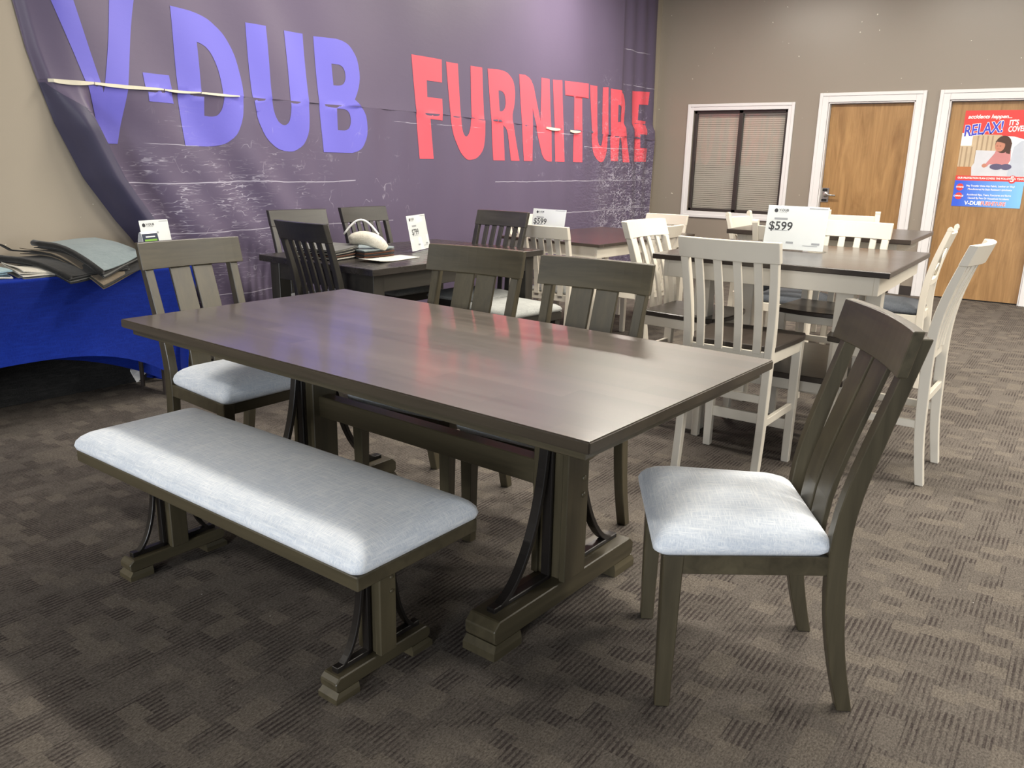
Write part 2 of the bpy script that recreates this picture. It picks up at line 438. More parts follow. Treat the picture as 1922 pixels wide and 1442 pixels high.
def panel(zfun0, zfun1, nz, side):
    mb = MB(); rows = []; N = 300
    for j in range(nz+1):
        r = []
        for i in range(N+1):
            t = i/N
            zz = None
            x0 = 2.2; x = None
            z = zfun0(0)+(zfun1(0)-zfun0(0))*j/nz
            xl = interp(EDGE, z)
            x = xl+(t**1.35)*(9.71-xl)
            z = zfun0(x)+(zfun1(x)-zfun0(x))*j/nz
            r.append(mb.v((x, YN-drape(x, z), z)))
        rows.append(r)
    for a, b in zip(rows, rows[1:]):
        for i in range(N): mb.f((a[i], a[i+1], b[i+1], b[i]))
    return mb
panel(lambda x: seam(x)+.0005, lambda x: 3.42, 46, 1).build('upper_panel', banM, ban, 0, True)
panel(lambda x: .03, lambda x: seam(x)-.0005, 60, -1).build('lower_panel', banM, ban, 0, True)
roll_shade = plain('roll_shade_vinyl', (.062, .057, .098, 1), .5, .3)  # roll turns away from the light; that shade is painted dark navy
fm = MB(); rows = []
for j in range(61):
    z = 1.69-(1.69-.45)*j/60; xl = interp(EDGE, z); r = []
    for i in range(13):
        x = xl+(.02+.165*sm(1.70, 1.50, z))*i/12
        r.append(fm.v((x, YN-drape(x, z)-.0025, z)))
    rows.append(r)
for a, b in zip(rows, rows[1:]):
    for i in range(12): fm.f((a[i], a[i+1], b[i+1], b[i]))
fm.build('shaded_roll_edge', roll_shade, ban, 0, True)['label'] = 'rolled edge of the banner with its shade painted navy'
def hem(x0, x1, t0, t1, lift=.016):  # also makes the strips that paint lit wall at the seam
    mb = MB(); rings = []; n = max(4, int((x1-x0)/.018))
    for i in range(n+1):
        x = x0+(x1-x0)*i/n; s = seam(x)+.004; th = t0+(t1-t0)*i/n; th *= (.35+.65*math.sin(math.pi*min(.97, max(.08, i/n)))**.5)
        y = YN-max(drape(x, s-.01), drape(x, s+.006), drape(x, s-.03))-.004
        rings.append([(x, y, s), (x, y-lift*.5, s-.001), (x, y-lift*.5, s-th), (x, y, s-th)])
    return mb.loft(rings).build('lit_seam_strip', seamM, ban)
for a in ((2.36, 2.58, .026, .024), (2.585, 3.02, .022, .018), (3.03, 3.27, .016, .015), (3.275, 3.57, .018, .012), (7.22, 7.50, .028, .028), (7.70, 7.90, .030, .026)):  # last two strips paint lit wall glimpsed through the seam
    o = hem(*a); o['label'] = 'cream seam strip, painted bright for lit hem and wall gaps'
LET = {
 'V': ('b', [(2.37, 2.20), (2.495, 2.20), (2.645, 1.66), (2.755, 2.20), (2.905, 2.20), (2.83, 1.86), (2.725, 1.385), (2.635, 1.385), (2.56, 1.68)], []),
 '-': ('b', [(2.905, 1.79), (3.085, 1.79), (3.105, 1.63), (2.915, 1.63)], []),
 'D': ('b', [(3.12, 2.18), (3.32, 2.17), (3.44, 2.12), (3.54, 2.02), (3.60, 1.86), (3.615, 1.68), (3.58, 1.52), (3.50, 1.42), (3.38, 1.385), (3.15, 1.385)],
       [[(3.285, 2.0), (3.35, 1.985), (3.41, 1.91), (3.445, 1.78), (3.445, 1.66), (3.41, 1.585), (3.36, 1.565), (3.30, 1.57)]]),
 'U': ('b', [(3.65, 2.16), (3.81, 2.16), (3.835, 1.72), (3.86, 1.60), (3.91, 1.54), (3.965, 1.545), (3.99, 1.62), (3.975, 2.155), (4.14, 2.155), (4.168, 1.60), (4.14, 1.46), (4.05, 1.38), (3.94, 1.36), (3.82, 1.405), (3.725, 1.51), (3.685, 1.65)], []),
 'B': ('b', [(4.23, 2.15), (4.50, 2.16), (4.61, 2.10), (4.665, 1.98), (4.655, 1.85), (4.60, 1.755), (4.69, 1.70), (4.73, 1.58), (4.71, 1.45), (4.63, 1.37), (4.285, 1.37)],
       [[(4.385, 1.985), (4.49, 1.985), (4.52, 1.92), (4.505, 1.86), (4.46, 1.84), (4.40, 1.84)], [(4.415, 1.68), (4.53, 1.68), (4.57, 1.63), (4.56, 1.56), (4.52, 1.53), (4.425, 1.53)]]),
 'F': ('r', [(5.24, 2.14), (5.62, 2.14), (5.62, 1.96), (5.42, 1.96), (5.425, 1.83), (5.62, 1.83), (5.62, 1.655), (5.45, 1.66), (5.50, 1.34), (5.34, 1.34)], []),
 'U2': ('r', [(5.68, 2.13), (5.84, 2.13), (5.885, 1.62), (5.93, 1.54), (5.99, 1.535), (6.035, 1.62), (6.01, 2.13), (6.17, 2.13), (6.22, 1.50), (6.18, 1.39), (6.05, 1.325), (5.91, 1.36), (5.81, 1.47), (5.745, 1.6)], []),
 'R': ('r', [(6.25, 2.13), (6.50, 2.14), (6.62, 2.11), (6.70, 2.02), (6.70, 1.85), (6.64, 1.74), (6.70, 1.62), (6.80, 1.34), (6.64, 1.34), (6.56, 1.62), (6.50, 1.66), (6.53, 1.34), (6.36, 1.34)],
       [[(6.42, 1.96), (6.50, 1.96), (6.545, 1.90), (6.54, 1.81), (6.48, 1.775), (6.44, 1.78)]]),
 'N': ('r', [(6.76, 2.13), (6.96, 2.13), (7.13, 1.72), (7.13, 2.13), (7.28, 2.13), (7.36, 1.34), (7.21, 1.34), (6.99, 1.84), (7.02, 1.34), (6.87, 1.34)], []),
 'I': ('r', [(7.35, 2.13), (7.53, 2.14), (7.62, 1.34), (7.44, 1.34)], []),
 'T': ('r', [(7.58, 2.14), (8.05, 2.15), (8.06, 2.0), (7.92, 2.0), (7.98, 1.34), (7.81, 1.34), (7.77, 2.0), (7.60, 2.0)], []),
 'U3': ('r', [(8.08, 2.14), (8.25, 2.14), (8.29, 1.60), (8.33, 1.52), (8.38, 1.52), (8.405, 1.60), (8.38, 2.14), (8.50, 2.15), (8.56, 1.55), (8.53, 1.40), (8.42, 1.33), (8.28, 1.37), (8.19, 1.48)], []),
 'R2': ('r', [(8.55, 2.14), (8.85, 2.14), (8.96, 2.08), (8.99, 1.95), (8.95, 1.78), (8.98, 1.66), (9.08, 1.35), (8.92, 1.35), (8.85, 1.60), (8.79, 1.63), (8.80, 1.36), (8.64, 1.36)],
       [[(8.74, 1.98), (8.80, 1.98), (8.84, 1.90), (8.82, 1.80), (8.75, 1.79)]]),
 'E': ('r', [(9.13, 2.16), (9.58, 2.18), (9.57, 2.03), (9.33, 2.02), (9.33, 1.84), (9.54, 1.84), (9.54, 1.68), (9.34, 1.68), (9.36, 1.52), (9.57, 1.52), (9.56, 1.36), (9.20, 1.36)], [])}
def chaikin(p, keep):
    """round only the blunt corners of a letter outline"""
    q = []
    n = len(p)
    for i in range(n):
        a, b, c = Vector(p[i-1]), Vector(p[i]), Vector(p[(i+1) % n])
        ang = (a-b).angle(c-b) if (a-b).length and (c-b).length else 0
        if ang > RAD(112):
            m = min((a-b).length, (c-b).length)*.33
            q += [tuple(b+(a-b).normalized()*m), tuple(b+(c-b).normalized()*m)]
        else: q.append(p[i])
    return q
for key, (kind, outer, holes) in LET.items():
    cu = bpy.data.curves.new('l', 'CURVE'); cu.dimensions = '2D'; cu.fill_mode = 'BOTH'
    for poly in [outer]+holes:
        poly = chaikin(chaikin(poly, 0), 0)
        sp = cu.splines.new('POLY'); sp.points.add(len(poly)-1); sp.use_cyclic_u = True
        for pt, (a, b) in zip(sp.points, poly): pt.co = (a, b, 0, 1)
    o = bpy.data.objects.new('l', cu); COL.objects.link(o)
    me = bpy.data.meshes.new_from_object(o.evaluated_get(bpy.context.evaluated_depsgraph_get()))
    mb = MB(); mb.bm.from_mesh(me); bpy.data.objects.remove(o); bpy.data.curves.remove(cu); bpy.data.meshes.remove(me)
    bm = mb.bm
    xs = [v.co.x for v in bm.verts]; zs = [v.co.y for v in bm.verts]
    for lo, hi, ax, st in ((min(xs), max(xs), 0, .022), (min(zs), max(zs), 1, .03)):
        c = math.floor(lo/st)*st+st
        while c < hi:
            p = (c, 0, 0) if ax == 0 else (0, c, 0); nn = (1, 0, 0) if ax == 0 else (0, 1, 0)
            bmesh.ops.bisect_plane(bm, geom=bm.verts[:]+bm.edges[:]+bm.faces[:], dist=1e-5, plane_co=p, plane_no=nn); c += st
    for v in bm.verts:
        x, z = v.co.x, v.co.y; v.co = (x, YN-drape(x, z)-.0022, z)
    bmesh.ops.recalc_face_normals(bm, faces=bm.faces)
    lo = mb.build('letter', blueL if kind == 'b' else redL, ban, 0, True)
    lo['label'] = ('blue' if kind == 'b' else 'red')+' printed letter '+(key[0] if key != '-' else 'hyphen')

# ------------------------------------------------------------------ trestle pieces
def brace_mb(xo, xi, z0, z1, yc, w=.03, r=.009):
    """dark bent bracket: curved bar, upright against the post, flat bar on the foot"""
    mb = MB(); n = 14; sgn = 1 if xo > xi else -1
    xt = xi+sgn*.018*0
    R = []
    # quarter sweep: flat near the foot end, upright near the top
    for i in range(n+1):
        t = i/n*math.pi/2
        x = xo+(xi+sgn*.022-xo)*math.sin(t); z = z0+(z1-z0)*(1-math.cos(t))
        dx = (xi+sgn*.022-xo)*math.cos(t); dz = (z1-z0)*math.sin(t); L = math.hypot(dx, dz)
        nx, nz = -dz/L*r, dx/L*r
        R.append([(x+nx, yc-w/2, z+nz), (x+nx, yc+w/2, z+nz), (x-nx, yc+w/2, z-nz), (x-nx, yc-w/2, z-nz)])
    mb.loft(R)
    mb.box(min(xi, xi+sgn*.012), max(xi, xi+sgn*.012), yc-w/2, yc+w/2, z0, z1)
    mb.box(min(xi, xo), max(xi, xo), yc-w/2, yc+w/2, z0, z0+.014)
    return mb
def pedestal(root, yc, hx, zf0, zf1, fy, pw, pd, ztop, padl, wood_z, wood_x, top_half, out):
    ft = MB()
    c = (zf1-zf0)*.32
    poly = [(-hx+.012, zf0), (hx-.012, zf0), (hx, zf0+c*.6), (hx, zf1-c), (hx-c*1.1, zf1), (-hx+c*1.1, zf1), (-hx, zf1-c), (-hx, zf0+c*.6)]
    ft.prism(poly, lambda u, v, t: (u, t, v), yc-fy/2, yc+fy/2)
    foot = ft.build('foot_beam', wood_x, root, .003)
    for s in (-1, 1):
        pad = MB(); a, b = s*(hx+.004), s*(hx-padl)
        k = .012
        pad.loft([[(min(a, b)-.0, yc-fy/2-.004, 0), (max(a, b), yc-fy/2-.004, 0), (max(a, b), yc+fy/2+.004, 0), (min(a, b), yc+fy/2+.004, 0)],
                  [(min(a, b), yc-fy/2-.004, zf0*.55), (max(a, b), yc-fy/2-.004, zf0*.55), (max(a, b), yc+fy/2+.004, zf0*.55), (min(a, b), yc+fy/2+.004, zf0*.55)],
                  [(min(a, b)+(k if s < 0 else 0), yc-fy/2, zf0), (max(a, b)-(k if s > 0 else 0), yc-fy/2, zf0), (max(a, b)-(k if s > 0 else 0), yc+fy/2, zf0), (min(a, b)+(k if s < 0 else 0), yc+fy/2, zf0)]])
        pad.build('foot_pad', wood_x, foot)
    MB().box(-pw*.40, pw*.40, yc-pd/2+.016, yc+pd/2-.016, zf1, ztop).build('post_core', wood_z, root, .002)
    for s in (-1, 1):
        MB().box(-pw/2, pw/2, yc+s*pd/2-.011-s*.005, yc+s*pd/2+.011-s*.005, zf1, ztop).build('post_board', wood_z, root, .003)
    MB().box(-top_half, top_half, yc-pd/2+.01, yc+pd/2-.01, ztop-.045, ztop).build('top_cleat', wood_x, root, .002)
    return foot

TROT = -3.25
tb = thing('trestle_table', 'long brown plank-top trestle dining table in the foreground', 'table', (2.0145, 1.772, 0), TROT)
tt = MB().box(-.5134, .5134, -.999, .999, .732, .762).build('tabletop', brownTop, tb, .0035, False, 2)
edgeM = wood('brown_edge', (.030, .023, .015, 1), (.066, .052, .034, 1), 1); tt.data.materials.append(edgeM)
for p in tt.data.polygons:
    if p.normal.z < .5: p.material_index = 1
MB().box(-.478, .478, -.963, .963, .727, .7318).build('shadow_gap', darkframe, tb)
MB().box(-.486, .486, -.971, .971, .706, .7268).build('apron_layer', brownY, tb, .002)
for yc, out in ((-.578, -1), (.582, 1)):
    pedestal(tb, yc, .372, .043, .110, .108, .112, .115, .7098, .118, brownZ, brownX, .36, out)
    for s in (-1, 1): 
        b = brace_mb(s*.325, s*.058, .111, .655, yc, .03, .0085).build('curved_brace', darkframe, tb, .002); b['label'] = 'dark bent metal brace'
for s in (-1, 1):
    for z in (.425, .372):
        m = MB(); yb = s*(.578+.0625) if s < 0 else .582+.0625
        m.loft([[(.03+r*math.cos(2*math.pi*k/12), yb+s*d, z+r*math.sin(2*math.pi*k/12)) for k in range(12)] for r, d in ((.0095, -.001), (.009, .003), (.005, .006))]).build('bolt_head', brownX, tb, 0, True)
MB().box(-.028, .028, -.524, .527, .385, .465).build('stretcher', brownY, tb, .003)

bn = thing('upholstered_bench', 'long brown trestle bench with pale grey padded seat in front of the table', 'bench', (2.0145-.0567*-.075+.9984*-.607, 1.772-.9984*-.075-.0567*-.607, 0), -2.2)
MB().box(-.212, .212, -.655, .655, .380, .417).build('seat_frame', brownY, bn, .003)
prof = [(.006, .4172), (-.006, .424), (-.010, .436), (-.006, .450), (.004, .462), (.020, .473), (.045, .482), (.08, .489), (.12, .494), (.16, .4965), (.2, .4975)]
MB().rings_rr(.212, .655, prof, 0, 0, 8, .028).build('seat_cushion', fabL, bn, 0, True)
for yc, out in ((-.488, -1), (.500, 1)):
    pedestal(bn, yc, .173, .028, .068, .062, .060, .075, .3798, .075, brownZ, brownX, .15, out)
    for s in (-1, 1):
        b = brace_mb(s*.150, s*.032, .069, .335, yc, .022, .0055).build('curved_brace', darkframe, bn, .0015); b['label'] = 'dark bent metal brace'
    for z in (.285, .245):
        sg = -1 if yc < 0 else 1
        MB().loft([[(.012+r*math.cos(2*math.pi*k/10), yc+sg*(.0375+.006+d), z+r*math.sin(2*math.pi*k/10)) for k in range(10)] for r, d in ((.006, -.001), (.0055, .002), (.003, .004))]).build('bolt_head', brownX, bn, 0, True)

# ------------------------------------------------------------------ chairs
def lerp_prof(prof, z):
    for (a, b), (c, d) in zip(prof, prof[1:]):
        if z <= c: return b+(d-b)*(z-a)/(c-a)
    return prof[-1][1]
def smooth_prof(prof, n=18):
    z0, z1 = prof[0][0], prof[-1][0]; zs = [z0+(z1-z0)*i/n for i in range(n+1)]
    ys = [lerp_prof(prof, z) for z in zs]
    for _ in range(2): ys = [ys[0]]+[(ys[i-1]+2*ys[i]+ys[i+1])/4 for i in range(1, n)]+[ys[-1]]
    return list(zip(zs, ys))
def crest_mb(hw, z0, z1, y, th, sag, bow=0.0, n=12, lean=.0):
    rings = []
    for i in range(n+1):
        u = -1+2*i/n; x = u*hw; yy = y-sag*(1-u*u)
        zt = z1+bow*(1-u*u)
        rings.append([(x, yy-th/2+lean, z0), (x, yy+th/2+lean, z0), (x, yy+th/2, zt), (x, yy-th/2, zt)])
    return MB().loft(rings)
def chair(name, label, cat, kind, P):
    """P: dict of measures. Local frame: +y is where the sitter faces, origin on the floor under the seat."""
    r = thing(name, label, cat)
    mx, mz = P['mx'], P['mz']
    prof = smooth_prof(P['prof']); H = P['H']
    fw, bw, fy, ry = P['fw'], P['bw'], P['fy'], P['prof'][0][1]
    sz = P['seat_z']; lw = P['leg']
    # front legs
    for s in (-1, 1):
        x = s*(fw-lw/2)
        ft = P.get('foot', .8)
        MB().loft([[(x-s*lw*.5*0+dx*k+s*P.get('splay', 0)*(1-q), fy-lw/2+dy*k, z) for dx, dy in ((-lw/2, -lw/2), (lw/2, -lw/2), (lw/2, lw/2), (-lw/2, lw/2))] for z, k, q in ((0, ft, 0), (sz*.5, (1+ft)/2, .5), (sz, 1, 1))]).build('front_leg', mz, r, .0025)
    # rear legs run up into the back
    dy = P.get('stile_d', .042); wx = P.get('stile_w', .032)
    top = P.get('stile_top', H)
    for s in (-1, 1):
        zs_ = [z for z, y in prof if z < top-.004]+[top]
        pts = [(s*(bw-wx/2+(P.get('flare', 0))*max(0, (z-sz)/(H-sz))), lerp_prof(prof, z), z) for z in zs_]
        wy = [dy*(.78+.22*min(1, z/(sz*.7))) if z < sz else dy*(1-.30*(z-sz)/(H-sz)) for x, y, z in pts]
        MB().strip(pts, wx, wy).build('rear_leg', mz, r, .0025)
    if P.get('ears'):
        for s in (-1, 1):
            y = lerp_prof(prof, H)
            x = s*(bw-wx/2+P.get('flare', 0))
            MB().loft([[(x+dx, y+q*math.cos(t)*.0+dyy, H-.001+z) for dx, dyy in ((-wx/2, -w), (wx/2, -w), (wx/2, w), (-wx/2, w))] for z, w, q, t in ((0, dy*.35, 0, 0), (.012, dy*.31, 0, 0), (.020, dy*.2, 0, 0), (.023, dy*.06, 0, 0))]).build('post_cap', mz, r)
    # seat rails
    ap = P.get('apron', .05); rf = lw*.3
    fr = MB()
    yb = lerp_prof(prof, sz)+dy*.3
    fr.box(-fw+lw, fw-lw, fy-lw+.006, fy-.008, sz-ap, sz)
    fr.box(-bw+wx, bw-wx, yb-.012, yb+.008, sz-ap, sz)
    for s in (-1, 1):
        a0, a1 = s*(fw-.006), s*(fw-.028); b0, b1 = s*(bw-.004), s*(bw-.026)
        ya, yc_ = fy-lw+.004, yb-.008
        fr.loft([[(min(a0, a1), ya, sz-ap), (max(a0, a1), ya, sz-ap), (max(a0, a1), ya, sz), (min(a0, a1), ya, sz)],
                 [(min(b0, b1), yc_, sz-ap), (max(b0, b1), yc_, sz-ap), (max(b0, b1), yc_, sz), (min(b0, b1), yc_, sz)]])
    fr.build('seat_frame', mx, r, .002)
    # seat
    sh = P['cush_h']; y1, y0 = fy+.022, yb+.004
    hy = (y1-y0)/2; cy = (y1+y0)/2; tp = 1-(bw-.004)/(fw+.010)
    if kind == 'cushion':
        q = sh/.078
        pr = [(.008, sz+.0004), (-.002, sz+.008*q), (-.004, sz+.019*q), (.001, sz+.030*q), (.011, sz+.040*q), (.028, sz+.050*q), (.055, sz+.060*q), (.09, sz+.068*q), (.13, sz+.074*q), (.165, sz+.077*q), (.195, sz+.078*q)]
        MB().rings_rr(fw+.008, hy, pr, tp, cy, 7, .03).build('seat_cushion', P['ms'], r, 0, True)
    else:
        mb = MB(); nx, ny = 14, 12; topv = []; bot = []
        for j in range(ny+1):
            v = -1+2*j/ny; a = []; b = []
            for i in range(nx+1):
                u = -1+2*i/nx
                wfx = (fw+.016)*(1-tp*(1-v)/2)*(1-.10*max(0, v)**4)
                x = u*wfx; yy = cy+v*(hy+.006)+(.030*(1-u*u) if v > 0 else 0)*max(0, v)
                dish = -.011*(1-u*u)*(1-(v*.8)**2)*(.6+.4*abs(u))
                a.append(mb.v((x, yy, sz+sh+dish))); b.append(mb.v((x, yy, sz+.0004)))
            topv.append(a); bot.append(b)
        for j in range(ny):
            for i in range(nx):
                mb.f((topv[j][i], topv[j][i+1], topv[j+1][i+1], topv[j+1][i])); mb.f((bot[j][i], bot[j+1][i], bot[j+1][i+1], bot[j][i+1]))
        rim = [(0, i) for i in range(nx)]+[(j, nx) for j in range(ny)]+[(ny, i) for i in range(nx, 0, -1)]+[(j, 0) for j in range(ny, 0, -1)]
        for (j, i), (k, l) in zip(rim, rim[1:]+rim[:1]): mb.f((topv[j][i], bot[j][i], bot[k][l], topv[k][l]))
        mb.build('wooden_seat', P['ms'], r, .004)
    # back
    z0, z1 = P['crest']; yc = lerp_prof(prof, (z0+z1)/2); yt = lerp_prof(prof, z1); ybm = lerp_prof(prof, z0)
    front = P.get('crest_front', 0.0)
    crest_mb(P['crest_hw'], z0, z1, yt+front, P.get('crest_t', .024), P.get('sag', .02), P.get('bow', 0), 12, ybm-yt).build('crest_rail', mx, r, .0025)
    def slat(x, wdt, za, zb, x2=None, th=.014):
        pts = []
        n = 8
        for i in range(n+1):
            z = za+(zb-za)*i/n
            xx = x+((x2-x) if x2 is not None else 0)*i/n
            u = min(1, abs(xx)/P['crest_hw'])
            pts.append((xx, lerp_prof(prof, z)+front*.5-P.get('sag', .02)*(1-u*u)*min(1, max(0, (z-sz)/(H-sz)))*.9, z))
        MB().strip(pts, wdt, th).build('back_slat', mz, r, .002)
    for x, wdt in P.get('slats', []): slat(x, wdt, P.get('slat_z0', sz-.01), z0+.004)
    if P.get('xback'):
        zr = P['xback']
        crest_mb(bw-wx, zr-.035, zr, lerp_prof(prof, zr), .022, P.get('sag', .02)*.5).build('lower_back_rail', mx, r, .002)
        a = bw-wx-.004
        slat(-a, .026, zr-.002, z0+.002, a, .010); slat(a, .026, zr-.002, z0+.002, -a, .0135)
    for (ax, ay, az, bx, by, bz, h) in P.get('stretch', []):
        MB().bar((ax, ay, az), (bx, by, bz), .019, h).build('stretcher', mx, r, .002)
    return r

BP = dict(mx=brownX, mz=brownZ, ms=fabL, H=.972, prof=[(0, -.243), (.1, -.216), (.2, -.196), (.32, -.183), (.45, -.176), (.52, -.180), (.6, -.195), (.7, -.222), (.8, -.250), (.9, -.278), (.972, -.298)],
          fw=.233, bw=.203, fy=.245, seat_z=.425, leg=.050, foot=.74, cush_h=.100, apron=.050, crest=(.885, .992), crest_hw=.232, crest_t=.026, sag=.022, crest_front=.024,
          slats=[(-.052, .090), (.052, .090)], stile_d=.048, stile_w=.036, flare=.012)
ec = chair('dining_chair', 'brown dining chair with pale grey seat, turned out at the table end nearest us', 'chair', 'cushion', BP)
ec.location = (2.016, .635, 0); ec.rotation_euler = (0, 0, RAD(31.3)); ec['group'] = 'brown chairs around the trestle table'
GB = 'brown chairs around the trestle table'
dup(ec, (2.385, 1.481, 0), 91.5, 'brown chair across the long table, closer to the white counter chairs', GB)
dup(ec, (2.41, 2.045, 0), 94, 'brown chair across the long table, with the small pale bench behind it', GB)
dup(ec, (2.045, 2.82, 0), 178, 'brown chair at the far head of the long table, before the blue-covered table', GB)

DP = dict(mx=charX, mz=charZ, ms=fabG, H=.98, prof=[(0, -.26), (.2, -.215), (.44, -.19), (.55, -.195), (.7, -.225), (.85, -.27), (.98, -.315)],
          fw=.225, bw=.205, fy=.235, seat_z=.43, leg=.045, foot=.85, cush_h=.06, apron=.055, crest=(.885, .985), crest_hw=.214, crest_t=.034, sag=.020, crest_front=.0, stile_top=.885,
          slats=[(x, .034) for x in (-.122, -.061, 0, .061, .122)], stile_d=.042, stile_w=.034, flare=.008)
GD = 'charcoal chairs around the charcoal table'
dc = chair('charcoal_chair', 'charcoal slat-back chair at the west end of its table, before the fabric swatch books', 'chair', 'cushion', DP)
dc.location = (3.315, 3.48, 0); dc.scale = (1, 1, 1.012); dc.rotation_euler = (0, 0, RAD(-94)); dc['group'] = GD
dup(dc, (3.655, 4.045, 0), 170, 'charcoal slat-back chair against the banner, leftmost of the charcoal chairs', GD)
dup(dc, (4.285, 4.03, 0), 177, 'charcoal slat-back chair against the banner, between its neighbour and the $799 card', GD)
dup(dc, (4.44, 3.415, 0), 91, 'charcoal slat-back chair at the right end of its table beside the white set', GD)

wood4 = [(x, .034) for x in (-.126, -.042, .042, .126)]
CP = dict(mx=whiteP, mz=whiteP, ms=espE, H=1.048, prof=[(0, -.215), (.2, -.185), (.5, -.172), (.62, -.172), (.72, -.18), (.85, -.21), (.962, -.248), (1.048, -.278)],
          fw=.215, bw=.198, fy=.215, seat_z=.582, leg=.042, foot=.82, cush_h=.026, apron=.05, crest=(.962, 1.048), crest_hw=.214, crest_t=.036, sag=.034, crest_front=0, stile_top=.962,
          slats=wood4, stile_d=.044, stile_w=.034, flare=.012,
          stretch=[(-.19, .196, .178, .19, .196, .178, .05), (-.19, .19, .27, -.18, -.17, .27, .034), (.19, .19, .27, .18, -.17, .27, .034), (-.17, -.182, .38, .17, -.182, .38, .034)])
GC = 'white counter chairs around the counter table'
cc = chair('counter_chair', 'white counter chair with dark wooden seat, back turned to us beyond the long table end', 'chair', 'wood', CP)
cc.location = (3.53, 1.215, 0); cc.rotation_euler = (0, 0, RAD(-90)); cc['group'] = GC
dup(cc, (4.02, 1.70, 0), 178, 'white counter chair at the left side of the counter table, dark seat facing it', GC)
dup(cc, (4.64, 1.13, 0), 90, 'white counter chair behind the large $599 card on the far side of the counter table', GC)
dup(cc, (3.975, .665, 0), -1, 'white counter chair standing out at right, seen from the side beside the door', GC)

# ------------------------------------------------------------------ tables behind
def leg_table(name, label, loc, rz, L, W, H, th, mt, mleg, legw, inset, apron, ainset, split=False):
    t = thing(name, label, 'table', loc, rz)
    MB().box(-L/2, L/2, -W/2, W/2, H-th, H).build('tabletop', mt, t, .003)
    mb = MB(); a, b = L/2-ainset, W/2-ainset; z0, z1 = H-th-apron, H-th-.0003
    mb.box(-a, a, b-.022, b, z0, z1); mb.box(-a, a, -b, -b+.022, z0, z1)
    mb.box(a-.022, a, -b+.022, b-.022, z0, z1); mb.box(-a, -a+.022, -b+.022, b-.022, z0, z1)
    mb.build('apron', mleg, t, .002)
    return t
def sq_legs(t, L, W, H, legw, inset, mleg, foot=.85):
    for sx in (-1, 1):
        for sy in (-1, 1):
            x, y = sx*(L/2-inset-legw/2), sy*(W/2-inset-legw/2)
            MB().strip([(x, y, 0), (x, y, H)], [legw*foot, legw], [legw*foot, legw]).build('leg', mleg, t, .003)
dt = leg_table('charcoal_table', 'charcoal rectangular dining table in front of the banner, holding fabric books', (3.945, 3.575, 0), -2.6, 1.555, .995, .762, .038, charTop, charX, .085, .04, .10, .05)
sq_legs(dt, 1.555, .995, .722, .085, .045, charZ)
ct = leg_table('counter_table', 'square white counter-height table with dark top carrying the larger $599 card', (4.27, 1.232, 0), 1.0, 1.10, 1.085, .914, .026, espT, whiteP, .08, .2, .085, .045)
sq_legs(ct, 1.10, 1.085, .887, .078, .165, whiteP, 1)
MB().box(-.40, .40, -.38, .38, .355, .383).build('lower_shelf', espE, ct, .003)
m = MB()
for s in (-1, 1): m.box(-.30, .30, s*.335-.012, s*.335+.012, .295, .3548); m.box(s*.345-.012, s*.345+.012, -.32, .32, .295, .3548)
m.build('shelf_rail', whiteP, ct, .002)
wt = leg_table('white_dining_table', 'white dining table with brown top and the smaller $599 card, by the wall corner', (6.06, 3.36, 0), -4, 1.50, .95, .762, .022, espT, whiteP, .07, .03, .085, .04)
sq_legs(wt, 1.50, .95, .74, .075, .045, whiteP)
xt = leg_table('turned_leg_table', 'white table with dark top and turned legs before the doors', (6.07, 1.525, 0), 1.5, .99, 1.17, .914, .03, espT, whiteP, .07, .1, .075, .09)
TL = [(.026, 0), (.034, .04), (.024, .12), (.030, .30), (.040, .44), (.044, .47), (.030, .49), (.042, .51), (.044, .53), (.028, .55), (.042, .565), (.042, .58), (.030, .59)]
for sx in (-1, 1):
    for sy in (-1, 1):
        x, y = sx*.365, (.50 if sy > 0 else -.215)
        m = MB().lathe(x, y, TL); m.box(x-.036, x+.036, y-.036, y+.036, .5895, .8838)
        m.build('turned_leg', whiteP, xt, 0)

WP = dict(mx=whiteP, mz=whiteP, ms=fabG, H=.895, prof=[(0, -.235), (.2, -.20), (.44, -.185), (.6, -.195), (.75, -.225), (.895, -.265)],
          fw=.215, bw=.20, fy=.225, seat_z=.40, leg=.042, foot=.85, cush_h=.058, apron=.05, crest=(.805, .895), crest_hw=.207, crest_t=.034, sag=.022, crest_front=0, stile_top=.805,
          slats=[(x, .042) for x in (-.105, -.035, .035, .105)], stile_d=.042, stile_w=.034, flare=.006)
GW = 'white dining chairs around the corner table'
wc = chair('white_dining_chair', 'white slat-back dining chair in front of the smaller $599 card, back to us', 'chair', 'cushion', WP)
wc.location = (5.27, 3.23, 0); wc.rotation_euler = (0, 0, RAD(-92)); wc['group'] = GW
dup(wc, (5.86, 3.78, 0), 178, 'white dining chair behind the smaller $599 card, against the banner', GW)
dup(wc, (6.83, 3.26, 0), 88, 'white dining chair below the window corner, at the far end of its table', GW)
dup(wc, (5.75, 2.87, 0), -3, 'white dining chair with grey cushion glimpsed behind the left counter chair', GW)

